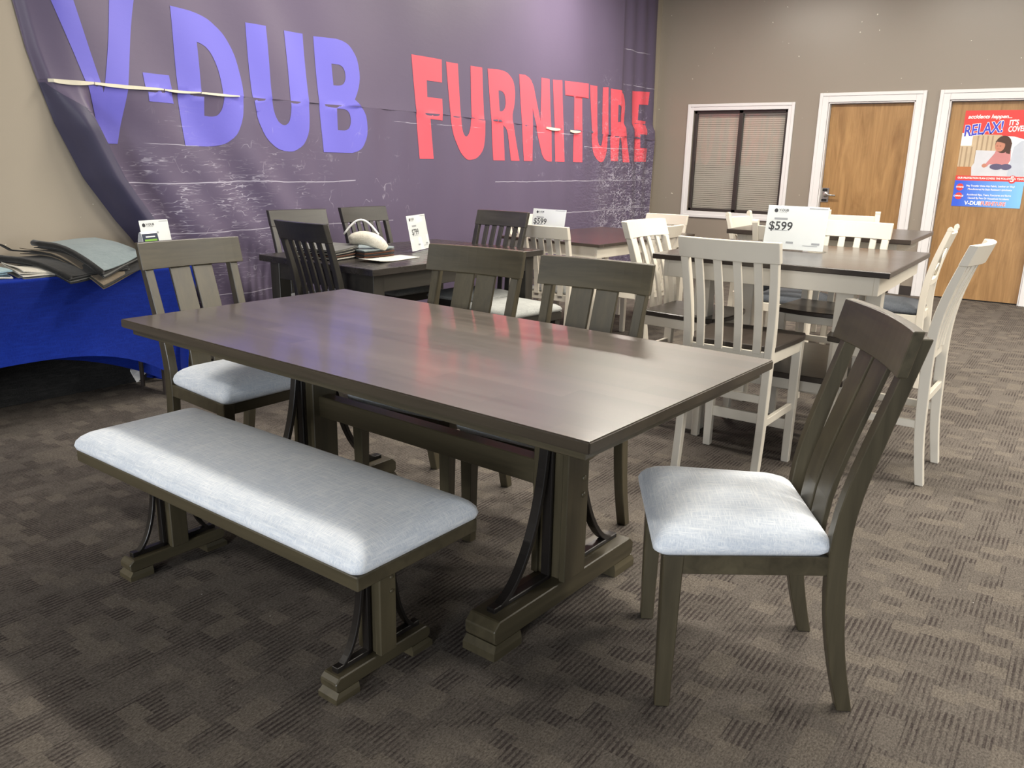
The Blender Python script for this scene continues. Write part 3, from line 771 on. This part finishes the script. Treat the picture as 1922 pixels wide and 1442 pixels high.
XP = dict(mx=whiteP, mz=whiteP, ms=fabB, H=.985, prof=[(0, -.22), (.2, -.195), (.5, -.18), (.65, -.185), (.8, -.215), (.985, -.272)],
          fw=.215, bw=.205, fy=.22, seat_z=.46, leg=.04, foot=.85, cush_h=.075, apron=.055, crest=(.875, .968), crest_hw=.172, crest_t=.02, sag=.02, crest_front=0,
          ears=True, xback=.68, stile_d=.042, stile_w=.038, flare=0)
GX = 'white cross-back chairs around the turned-leg table'
xc = chair('cross_back_chair', 'white cross-back chair in front of the window, facing the turned-leg table', 'chair', 'cushion', XP)
xc.location = (6.10, 1.95, 0); xc.rotation_euler = (0, 0, RAD(176)); xc['group'] = GX
dup(xc, (5.575, 1.62, 0), -91, 'white cross-back chair half hidden behind the large $599 card', GX)
dup(xc, (6.82, 1.60, 0), 97, 'white cross-back chair in front of the wooden door, behind the counter chair', GX)
dup(xc, (5.76, 1.00, 0), 2, 'white cross-back chair with slate-blue cushion at the right of its table', GX)

# small charcoal bench tucked under the charcoal table
b2 = thing('tucked_bench', 'small charcoal bench with pale grey cushion tucked under the charcoal table', 'bench', (4.19, 2.935, 0), -9)
MB().box(-.225, .225, -.222, .222, .375, .425).build('seat_frame', charX, b2, .002)
MB().rings_rr(.228, .225, [(.006, .4253), (-.004, .432), (-.006, .444), (.002, .456), (.02, .468), (.05, .476), (.1, .481), (.2, .483)], 0, 0, 7, .03).build('seat_cushion', fabG, b2, 0, True)
for sx in (-1, 1):
    for sy in (-1, 1): MB().strip([(sx*.195, sy*.192, 0), (sx*.195, sy*.192, .3748)], [.036, .046], [.036, .046]).build('leg', charZ, b2, .002)

# ------------------------------------------------------------------ price cards
def card(name, label, loc, rz, w, h, price, psize, px, pz, lean=11, base=True):
    r = thing(name, label, 'price card', loc, rz)
    def put(mb, nm, mat, par=r):
        for v in mb.bm.verts:
            x, y, z = v.co; a = RAD(lean)
            v.co = (x, y*math.cos(a)+z*math.sin(a), z*math.cos(a)-y*math.sin(a)+.004)
        return mb.build(nm, mat, par)
    c = put(MB().box(-w/2, w/2, -.0006, .0006, .002, h), 'card_sheet', paper)
    put(MB().box(-w/2-.002, w/2+.002, -.0042, -.0028, 0, h+.001), 'acrylic_front', acryl)
    if base: MB().box(-w/2-.002, w/2+.002, -.03, .075, .0003, .0026).build('acrylic_foot', acryl, r)
    y = -.0007
    put(text_mb(price, psize, px, pz, y, .0008), 'price_text', ink, c)
    lx, lz = -w*.36, h*.89; k = h*.06
    put(flat([(lx-k*.7, lz+k*.3), (lx, lz+k*.75), (lx+k*.7, lz+k*.3), (lx+k*.7, lz-k*.5), (lx, lz-k*.9), (lx-k*.7, lz-k*.5)], y), 'logo_mark', ink, c)
    put(text_mb('V-DUB', h*.075, lx+k*1.1, lz+.1*k, y, .0004, 0, 1, 'LEFT'), 'logo_text', ink, c)
    put(text_mb('FURNITURE', h*.036, lx+k*1.1, lz-k*.65, y, 0, 0, 1, 'LEFT'), 'logo_text', inkL, c)
    for i, (a, b, z, t) in enumerate(((-.12, .10, .70, .022), (.18, .48, .96, .008), (-.14, .12, .435, .006), (-.02, .30, .0, 0), (.16, .40, .115, .006), (.30, .43, .165, .022), (-.12, .0, .165, .022))):
        if t: put(rect(px+(a)*w if i in (0, 2) else a*w, px+b*w if i in (0, 2) else b*w, z*h-t*h, z*h+t*h, y), 'fine_print', inkL, c)
    return r
card('price_card', 'large white $599 card standing on the counter table', (4.36, 1.284, .9142), -90, .312, .225, '$599', .062, -.078, .118)
card('price_card', 'white $599 card standing on the corner table by the banner', (5.47, 3.52, .7622), -92, .312, .216, '$599', .062, -.078, .118)
card('price_card', 'narrow white $799 card standing on the charcoal table', (4.06, 3.57, .7622), 18, .29, .225, '$799', .052, -.05, .118)

# ------------------------------------------------------------------ blue-covered folding table
ft = thing('covered_folding_table', 'folding table under a fitted royal blue cloth at the left wall', 'table', (1.885, 4.40, 0), -4)
L2, D2, HT = .905, .265, .735
def cover():
    mb = MB(); n = 40
    def ring(inset_fn, z_fn, per):
        return [(per(i)) for i in range(4*n)]
    cols = []
    for side in range(4):
        for i in range(n):
            t = i/n*2-1
            if side == 0: p = Vector((t*L2, -D2, 0)); nrm = Vector((0, -1, 0)); u, half = t, L2
            elif side == 1: p = Vector((L2, t*D2, 0)); nrm = Vector((1, 0, 0)); u, half = t, D2
            elif side == 2: p = Vector((-t*L2, D2, 0)); nrm = Vector((0, 1, 0)); u, half = t, L2
            else: p = Vector((-L2, -t*D2, 0)); nrm = Vector((-1, 0, 0)); u, half = t, D2
            arch = {0: .325, 1: .25, 2: .25, 3: .25}[side]*(1-abs(u)**(2.6 if side == 0 else 2.0))
            cols.append((p, nrm, u, arch, side))
    rows = [(0, 0), (.012, .0), (.03, -.004), (.1, 0), (.3, 0), (.5, 0), (.7, 0), (.85, 0), (.95, 0), (.99, 0), (1.0, 0)]
    R = []
    for f, o in rows:
        ring = []
        for p, nrm, u, arch, side in cols:
            z = HT-(HT-arch)*f if f > 0 else HT+.006
            waist = .055*math.sin(math.pi*min(1, f))*(.5+.5*(1-abs(u)**3))+.012
            corner_pull = .10*max(0, 1-z/HT)**1.0
            q = p-nrm*waist*(1 if f > 0 else 0)*.7-nrm*corner_pull
            if f == 0: q = p-nrm*.012
            # legs stand inside the corners of the top
            k = max(0, 1-z/HT)
            q.x *= (1-.05*k*(1 if side in (0, 2) else 1)); 
            ring.append((q.x, q.y, max(z, .003)))
        R.append(ring)
    mb.loft(R, cap=False)
    mb.f([mb.v(p) for p in R[0]][::1])
    bmesh.ops.remove_doubles(mb.bm, verts=mb.bm.verts[:], dist=.0008)
    return mb
MB().box(-L2+.06, L2-.06, D2-.03, D2-.026, .004, HT-.05).build('under_shade_panel', blackF, ft)  # black sheet added to stand for the deep shade under the table
cover().build('fitted_cloth', blueC, ft, 0, True)['label'] = 'royal blue stretch cloth with arched hem'
MB().box(-L2+.03, L2-.03, -D2+.03, D2-.03, HT-.045, HT-.004).build('tabletop', trimM, ft, .004)
for sx in (-1, 1):
    m = MB()
    for sy in (-1, 1): m.tube([(sx*.70, sy*.13, .0), (sx*.70, sy*.13, HT-.046)], .013, 8)
    m.tube([(sx*.70, -.13, .25), (sx*.70, .13, .25)], .010, 8)
    m.build('folding_leg', bronze, ft)

# swatch books: stacks of fabric leaves with a bound spine
def swatch(name, label, corners, z, n, th, mats, droop, spine=None, zc=(0, 0, 0, 0), edge_curl=0.0, cat='swatch book', gap=.6):
    """corners: back-left, back-right, front-right, front-left (x,y) world; leaves droop over the table edge in front"""
    c = [Vector(p) for p in corners]; ctr = sum(c, Vector((0, 0)))/4
    r = thing(name, label, cat, (ctr.x, ctr.y, z), 0, 'fabric swatch books on the blue table')
    rnd = random.Random(len(label)*3+n)
    for k in range(n):
        mb = MB(); N = 10; jit = Vector((rnd.uniform(-.010, .010), rnd.uniform(-.012, .012)))
        top = []; bot = []
        zz = k*th
        for j in range(N+1):
            v = j/N; ra = []; rb = []
            for i in range(N+1):
                u = i/N
                p = (c[0]*(1-u)+c[1]*u)*(1-v)+(c[3]*(1-u)+c[2]*u)*v-ctr+jit*v
                dz = (zc[0]*(1-u)+zc[1]*u)*(1-v)+(zc[3]*(1-u)+zc[2]*u)*max(0, (v-.35)/.65)**1.6 - droop*max(0, v-.55)**2*4 + edge_curl*math.sin(u*math.pi*1.5)*(1-v)
                dz += .004*math.sin(u*5+v*4+k)
                dz += .02*math.exp(-(u/.10)**2)*min(1, k/3.0)*(1-v*.7)
                ra.append(mb.v((p.x, p.y, zz+dz+th*gap))); rb.append(mb.v((p.x, p.y, zz+dz)))
            top.append(ra); bot.append(rb)
        for j in range(N):
            for i in range(N):
                mb.f((top[j][i], top[j][i+1], top[j+1][i+1], top[j+1][i])); mb.f((bot[j][i], bot[j+1][i], bot[j+1][i+1], bot[j][i+1]))
        rim = [(0, i) for i in range(N)]+[(j, N) for j in range(N)]+[(N, i) for i in range(N, 0, -1)]+[(j, 0) for j in range(N, 0, -1)]
        for (j, i), (a, b) in zip(rim, rim[1:]+rim[:1]): mb.f((top[j][i], bot[j][i], bot[a][b], top[a][b]))
        mb.build('fabric_leaf', mats[k % len(mats)] if k < n-1 else mats[-1], r, 0, False)
    if spine:
        a, b = c[0]-ctr, c[3]-ctr
        pts = [(a.x*(1-t)+b.x*t, a.y*(1-t)+b.y*t, n*th*.5+zc[3]*max(0, (t-.35)/.65)**1.6-droop*max(0, t-.55)**2*4+.012) for t in [i/8 for i in range(9)]]
        MB().tube(pts, n*th*.42+.003, 8).build('binding', spine, r, 0, True)
    return r
creamF = fabric('cream_fabric', (.50, .47, .40, 1), (.72, .70, .62, 1)); blueF = fabric('grey_blue_fabric', (.17, .215, .225, 1), (.25, .30, .31, 1))
greyF = fabric('mid_grey_fabric', (.10, .10, .095, 1), (.17, .17, .16, 1)); aquaF = fabric('aqua_fabric', (.22, .34, .38, 1), (.38, .52, .55, 1)); tealF = fabric('petrol_fabric', (.02, .045, .07, 1), (.045, .08, .11, 1))
swatch('swatch_book', 'cream and grey fabric swatches under the dark books on the blue table', [(1.90, 4.46), (2.22, 4.42), (2.14, 4.13), (1.86, 4.17)], .7425, 5, .008, [creamF, greyF, creamF], .012)
swatch('swatch_book', 'black fabric swatch book beneath the taupe one on the blue table', [(1.90, 4.54), (2.40, 4.50), (2.34, 4.06), (2.02, 4.04)], .785, 4, .007, [blackF, greyF, blackF], .012, blackF, (0, 0, -.03, -.06))
swatch('swatch_book', 'taupe fabric swatch book peeking out below the grey-blue one', [(2.04, 4.56), (2.52, 4.54), (2.46, 4.10), (2.145, 3.955)], .816, 3, .006, [brownF, blackF, brownF], .0, None, (0, 0, -.070, -.130))
swatch('swatch_book', 'grey-blue fabric swatch book, topmost of the stack on the blue table', [(2.13, 4.60), (2.50, 4.66), (2.47, 4.16), (2.15, 3.985)], .838, 5, .006, [blackF, greyF, blackF, greyF, blueF], .0, blackF, (0, 0, -.045, -.102))
swatch('swatch_book', 'pale aqua and petrol swatches at the left end of the stack', [(1.62, 4.55), (1.86, 4.50), (1.83, 4.22), (1.62, 4.26)], .7425, 5, .010, [tealF, creamF, tealF, aquaF], .01)
st = thing('carry_strap', 'black carry strap looped over the swatches at the photo edge', 'strap', (1.93, 4.62, .79))
MB().loft([[(x, -.02, z), (x, .02, z), (x+.004, .02, z+.006), (x+.004, -.02, z+.006)] for x, z in [(-.10, .0), (-.085, .05), (-.05, .085), (0, .088), (.05, .068), (.09, .04), (.15, .03), (.20, .026)]]).build('webbing', blackF, st)

# card and tent sign on the blue table
cs = card('info_card', 'white info card on the blue table behind the head chair', (2.675, 4.30, .7405), 6, .188, .235, ' ', .03, 0, .1)
cs['category'] = 'card'
tn = thing('tent_sign', 'small curled navy and green sign leaning before the white card', 'sign', (2.545, 4.20, .7405), 8)
navy = plain('navy_print', (.006, .014, .045, 1), .4, .4); lime = plain('lime_print', (.20, .42, .06, 1), .5, .3)
N = 12; mb = MB(); a = []; b = []
cur = [(-.03+.045*math.sin(math.pi*i/N)*.6, .17-.17*abs(1-2*i/N)**1.6*1.0 if True else 0) for i in range(N+1)]
cur = [(-.035+.07*i/N, .185*(1-abs(2*i/N-1)**2.2)) for i in range(N+1)]
mb.loft([[(-.052, y, z), (.052, y, z), (.052, y+.001, z+.001), (-.052, y+.001, z+.001)] for y, z in cur]); mb.build('bent_card', paper, tn)
def onfront(i0, f):  # point on the front face of the bent sheet at height z
    return None
def bent(x0, x1, z0, z1, nm, mat, off=.0012):
    m = MB(); R = []
    for i in range(7):
        z = z0+(z1-z0)*i/6; y = -.035*(1-z/.185)**(1/2.2)
        R.append([(x0, y-off-.0008, z), (x1, y-off-.0008, z), (x1, y-off, z), (x0, y-off, z)])
    m.loft(R).build(nm, mat, tn)
bent(-.050, .050, .03, .176, 'navy_panel', navy)
for x0, x1, z, h, mm in ((-.03, .03, .160, .006, paper), (-.04, .04, .142, .010, lime), (-.028, .028, .127, .006, lime), (-.036, .036, .100, .018, paper)): bent(x0, x1, z-h/2, z+h/2, 'print_line', mm, .0024)

bx = thing('paper_scrap', 'crumpled white paper scrap on the floor under the blue table', 'paper', (2.66, 4.60, 0), 20)
MB().loft([[(-.05, 0, .001), (.04, -.02, .001), (.05, .03, .001), (-.03, .04, .001)], [(-.075, .0, .05), (.02, -.03, .06), (.03, .03, .065), (-.05, .05, .055)], [(-.09, .0, .085), (.005, -.02, .095), (.01, .0, .092), (-.07, .02, .09)]]).build('crumpled_sheet', paper, bx)

# ------------------------------------------------------------------ clutter on the charcoal table
def sheetbook(name, label, loc, rz, w, d, n, th, mats, cat='swatch book', curl=.02):
    r = thing(name, label, cat, loc, rz, 'fabric books on the charcoal table')
    for k in range(n):
        R = []; off = random.uniform(-.012, .012)
        for i in range(9):
            x = -w/2+w*i/8
            z = k*th+curl*((x/w+.5)**2)*(k/max(1, n-1))
            R.append([(x+off, -d/2+off, z), (x+off, d/2+off, z), (x+off, d/2+off, z+th*.7), (x+off, -d/2+off, z+th*.7)])
        MB().loft(R).build('fabric_leaf', mats[k % len(mats)], r)
    return r
rustF = fabric('rust_fabric', (.09, .035, .018, 1), (.15, .06, .03, 1))
z0 = .7625
sheetbook('swatch_book', 'open fabric book with dark and cream leaves behind the west charcoal chair', (3.36, 3.72, z0), 8, .22, .34, 9, .0068, [blackF, creamF, greyF, rustF, blackF, creamF])
sheetbook('swatch_book', 'rust and grey fabric book under the white roll', (3.58, 3.60, z0), -8, .22, .28, 6, .009, [greyF, rustF, blackF, rustF, greyF, blueF], 'swatch book', .012)
rl = thing('fabric_roll', 'off-white rolled cloth with a cord loop on the charcoal table', 'cloth', (3.525, 3.52, z0+.052), -50)
pts = [(-.11+.22*i/10, 0, .05+.022*math.sin(math.pi*i/10)-.045*(i/10)**2) for i in range(11)]
MB().tube(pts, [.022, .034, .038, .040, .041, .042, .043, .042, .038, .030, .016], 14).build('rolled_cloth', creamF, rl, 0, True)
MB().tube([(-.14+.001*i+.19*(i/14), -.0, .085+.085*math.sin(math.pi*i/14)) for i in range(15)], .0055, 8).build('cord_loop', paper, rl, 0, True)
sw = thing('cream_sheet', 'flat cream fabric sheet lying in front of the roll on the charcoal table', 'swatch', (3.55, 3.37, z0), 4)
R = []
for i in range(11):
    u = i/10; x = -.19+.38*u; z = .002+.045*max(0, .35-u)**1.4
    R.append([(x, -.085+.01*u, z), (x, .075, z+.002), (x, .075, z+.004), (x, -.085+.01*u, z+.002)])
MB().loft(R).build('fabric_sheet', creamF, sw)

# ------------------------------------------------------------------ poster on door 2
po = thing('door_poster', 'red and blue RELAX poster taped to the right-hand wooden door', 'poster', (XE+.0585, 1.3085, .975), -90)
pw_, ph = .625, .955
MB().box(0, pw_, -.0012, 0, 0, ph).build('sheet', paper, po)
redP = plain('poster_red', (.62, .045, .040, 1), .4, .4); bluP = None
t = NT('poster_blue'); sx = t.N('ShaderNodeSeparateXYZ'); c_ = t.N('ShaderNodeTexCoord'); t.l.new(c_.outputs['Object'], sx.inputs[0])
bluP = t.out(t.mix(t.ramp(sx.outputs[0], .05, .6), (.035, .10, .62, 1), (.20, .48, .82, 1)), .4, .4)
cream = plain('poster_curtain', (.50, .39, .26, 1), .5, .3, 0, .2); sofa = plain('poster_sofa', (.56, .57, .61, 1), .5, .3); floorP = plain('poster_floor', (.42, .16, .06, 1), .5, .3)
skin = plain('poster_skin', (.48, .21, .14, 1), .5, .3); hair = plain('poster_hair', (.07, .035, .025, 1), .5, .3); pink = plain('poster_pink', (.52, .22, .22, 1), .5, .3); jean = plain('poster_denim', (.10, .09, .16, 1), .5, .3)
ltb = plain('poster_blue_ink', (.06, .07, .50, 1), .5, .3)
Y = -.0012
rect(.0, pw_, .0, .262, Y).build('blue_field', bluP, po)
rect(.0, pw_, .262, .312, Y).build('red_strip', redP, po)
flat([(0, .955), (pw_, .955), (pw_, .655), (.47, .70), (.0, .735)], Y).build('red_field', redP, po)
rect(.0, .135, .36, .61, Y-.0003).build('photo_curtain', cream, po)
flat([(.10, .36), (.36, .36), (.36, .715), (.10, .725)], Y-.0001).build('photo_curtain', cream, po)
for k in range(7): rect(.012+.044*k, .026+.044*k, .40, (.60 if k < 3 else .71), Y-.0005).build('curtain_fold', plain('poster_fold', (.34, .25, .16, 1), .5, .3), po)
rect(.0, .14, .312, .40, Y-.0008).build('photo_floor', floorP, po)
flat([(.14, .315), (pw_, .315), (pw_, .40), (.15, .44), (.13, .40)], Y-.0010).build('photo_sofa', sofa, po)
flat([(.15, .42), (.40, .40), (.40, .56), (.15, .565)], Y-.0008).build('photo_sofa', sofa, po)
flat([(.46, .315), (pw_, .315), (pw_, .65), (.54, .66), (.48, .60)], Y-.0014).build('photo_sofa_arm', plain('poster_sofa_arm', (.47, .51, .58, 1), .5, .3), po)
def ell(cx, cz, rx, rz_, n=20): return [(cx+rx*math.cos(2*math.pi*k/n), cz+rz_*math.sin(2*math.pi*k/n)) for k in range(n)]
flat([(.29, .43), (.45, .42), (.47, .47), (.46, .57), (.40, .60), (.33, .57)], Y-.0018).build('photo_child_top', pink, po)
flat(ell(.355, .405, .06, .03), Y-.0021).build('photo_child_trousers', jean, po)
flat(ell(.44, .405, .05, .03), Y-.0020).build('photo_child_trousers', jean, po)
flat([(.24, .41), (.27, .405), (.36, .53), (.33, .55)], Y-.0024).build('photo_child_sleeve', pink, po)
flat(ell(.245, .415, .022, .02), Y-.0027).build('photo_child_hand', skin, po)
flat(ell(.385, .625, .072, .085), Y-.0022).build('photo_child_hair', hair, po)
flat([(.42, .66), (.46, .64), (.455, .53), (.42, .54)], Y-.0023).build('photo_child_hair', hair, po)
flat(ell(.358, .612, .044, .058), Y-.0026).build('photo_child_face', skin, po)
flat([(.31, .655), (.35, .675), (.40, .665), (.405, .63), (.36, .645)], Y-.0029).build('photo_child_hair', hair, po)
for ex in (.335, .362): rect(ex-.007, ex+.007, .606, .611, Y-.0030).build('photo_child_eye', hair, po)
rect(.338, .358, .578, .582, Y-.0030).build('photo_child_mouth', plain('poster_lip', (.36, .10, .09, 1), .5, .3), po)
Yt = Y-.0030
text_mb('accidents happen...', .052, .03, .893, Yt, .0012, .25, 1.0, 'LEFT').build('poster_text', paper, po)
text_mb('RELAX!', .150, .013, .748, Yt, .008, 0, .72, 'LEFT', .0006, .13).build('poster_text', paper, po)
text_mb('RELAX!', .150, .013, .748, Yt-.001, .0035, 0, .72, 'LEFT', .0006, .13).build('poster_text', ltb, po)
text_mb("IT'S", .070, .405, .830, Yt, .002, 0, .8, 'LEFT', .0006, .06).build('poster_text', paper, po)
text_mb('COVERED', .074, .405, .768, Yt, .002, 0, .66, 'LEFT', .0006, .06).build('poster_text', paper, po)
text_mb('OUR PROTECTION PLAN COVERS THE FOLLOWING', .026, .02, .288, Yt, .0006, 0, .86, 'LEFT').build('poster_text', paper, po)
flat(ell(.515, .283, .036, .04), Y-.0016).build('red_disc', redP, po); text_mb('5', .075, .515, .283, Yt, .002).build('poster_text', paper, po)
text_mb('YEARS', .028, .555, .288, Yt, .0006, 0, .9, 'LEFT').build('poster_text', paper, po)
for z, wtxt, lines in ((.195, 'STAINS', ('May Transfer Onto Any Fabric, Leather or Vinyl', 'Manufactured As Stain Resistant Upholstery')), (.105, 'DAMAGE', ('Accidental Rips, Tears, Punctures and Burns', 'Caused By Pets Or Household Accidents'))):
    flat(ell(.055, z, .034, .036), Y-.0014).build('red_disc', redP, po)
    text_mb(wtxt, .022, .055, z, Yt, .0006).build('poster_text', paper, po)
    for q, ln in enumerate(lines): text_mb(ln, .026, .33, z+.016-.034*q, Yt, .0004, 0, .86).build('poster_text', paper, po)
text_mb('V-DUB', .055, .12, .035, Yt, .0012, 0, .95, 'LEFT').build('poster_text', paper, po)
text_mb('FURNITURE', .055, .27, .035, Yt, .0028, 0, .78, 'LEFT').build('poster_text', paper, po)
text_mb('FURNITURE', .055, .27, .035, Yt-.001, .0004, 0, .78, 'LEFT').build('poster_text', redP, po)

# ------------------------------------------------------------------ lights
def area(name, loc, sx, sy, power, col, rot=(0, 0, 0)):
    d = bpy.data.lights.new(name, 'AREA'); d.shape = 'RECTANGLE'; d.size = sx; d.size_y = sy; d.energy = power; d.color = col
    o = bpy.data.objects.new(name, d); COL.objects.link(o); o.location = loc; o.rotation_euler = tuple(RAD(a) for a in rot); return o
WARM = (1.0, .93, .82); COOL = (.93, .96, 1.0); NEU = (1.0, .97, .92)
for y, p in ((-.9, 55), (1.2, 100), (3.2, 75)): area('troffer', (3.85, y, ZC-.03), .18, 1.2, p, WARM)
for x, y, p in ((7.3, 3.50, 115), (7.4, 1.6, 85), (5.9, -.7, 95), (4.6, -2.4, 165), (3.4, -4.2, 100), (8.2, -1.7, 120)): area('troffer', (x, y, ZC-.03), .30, 1.2, p, WARM)
area('troffer', (-1.8, 3.4, ZC-.03), .30, 1.2, 85, NEU)
area('daylight_fill', (-8.5, -2.0, 1.3), 7.0, 2.4, 1350, COOL, (0, -90, 0))  # unseen source added for cool daylight fill from the shop-front side
w_ = bpy.data.worlds.new('World'); scene.world = w_; w_.use_nodes = True
w_.node_tree.nodes['Background'].inputs[0].default_value = (.74, .86, 1.0, 1); w_.node_tree.nodes['Background'].inputs[1].default_value = .36

# ------------------------------------------------------------------ camera
f_px, yaw, pitch, roll, hc = 1539.2284, RAD(34.8963), RAD(15.1999), RAD(1.2099), 1.334446
fw_ = Vector((math.cos(yaw)*math.cos(pitch), math.sin(yaw)*math.cos(pitch), -math.sin(pitch)))
rt = Vector((math.sin(yaw), -math.cos(yaw), 0)); up = rt.cross(fw_)
r2 = rt*math.cos(roll)+up*math.sin(roll); u2 = up*math.cos(roll)-rt*math.sin(roll)
cam = bpy.data.cameras.new('camera'); co = bpy.data.objects.new('camera', cam); COL.objects.link(co)
M = Matrix.Identity(4)
for i in range(3): M[i][0], M[i][1], M[i][2] = r2[i], u2[i], -fw_[i]
M[0][3], M[1][3], M[2][3] = 0, 0, hc
co.matrix_world = M
cam.sensor_fit = 'HORIZONTAL'; cam.sensor_width = 36; cam.lens = 36*f_px/1922; cam.clip_start = .05
scene.camera = co
vs = scene.view_settings; vs.view_transform = 'Standard'; vs.look = 'None'; vs.gamma = 1; vs.use_curve_mapping = False; vs.exposure = 0.0
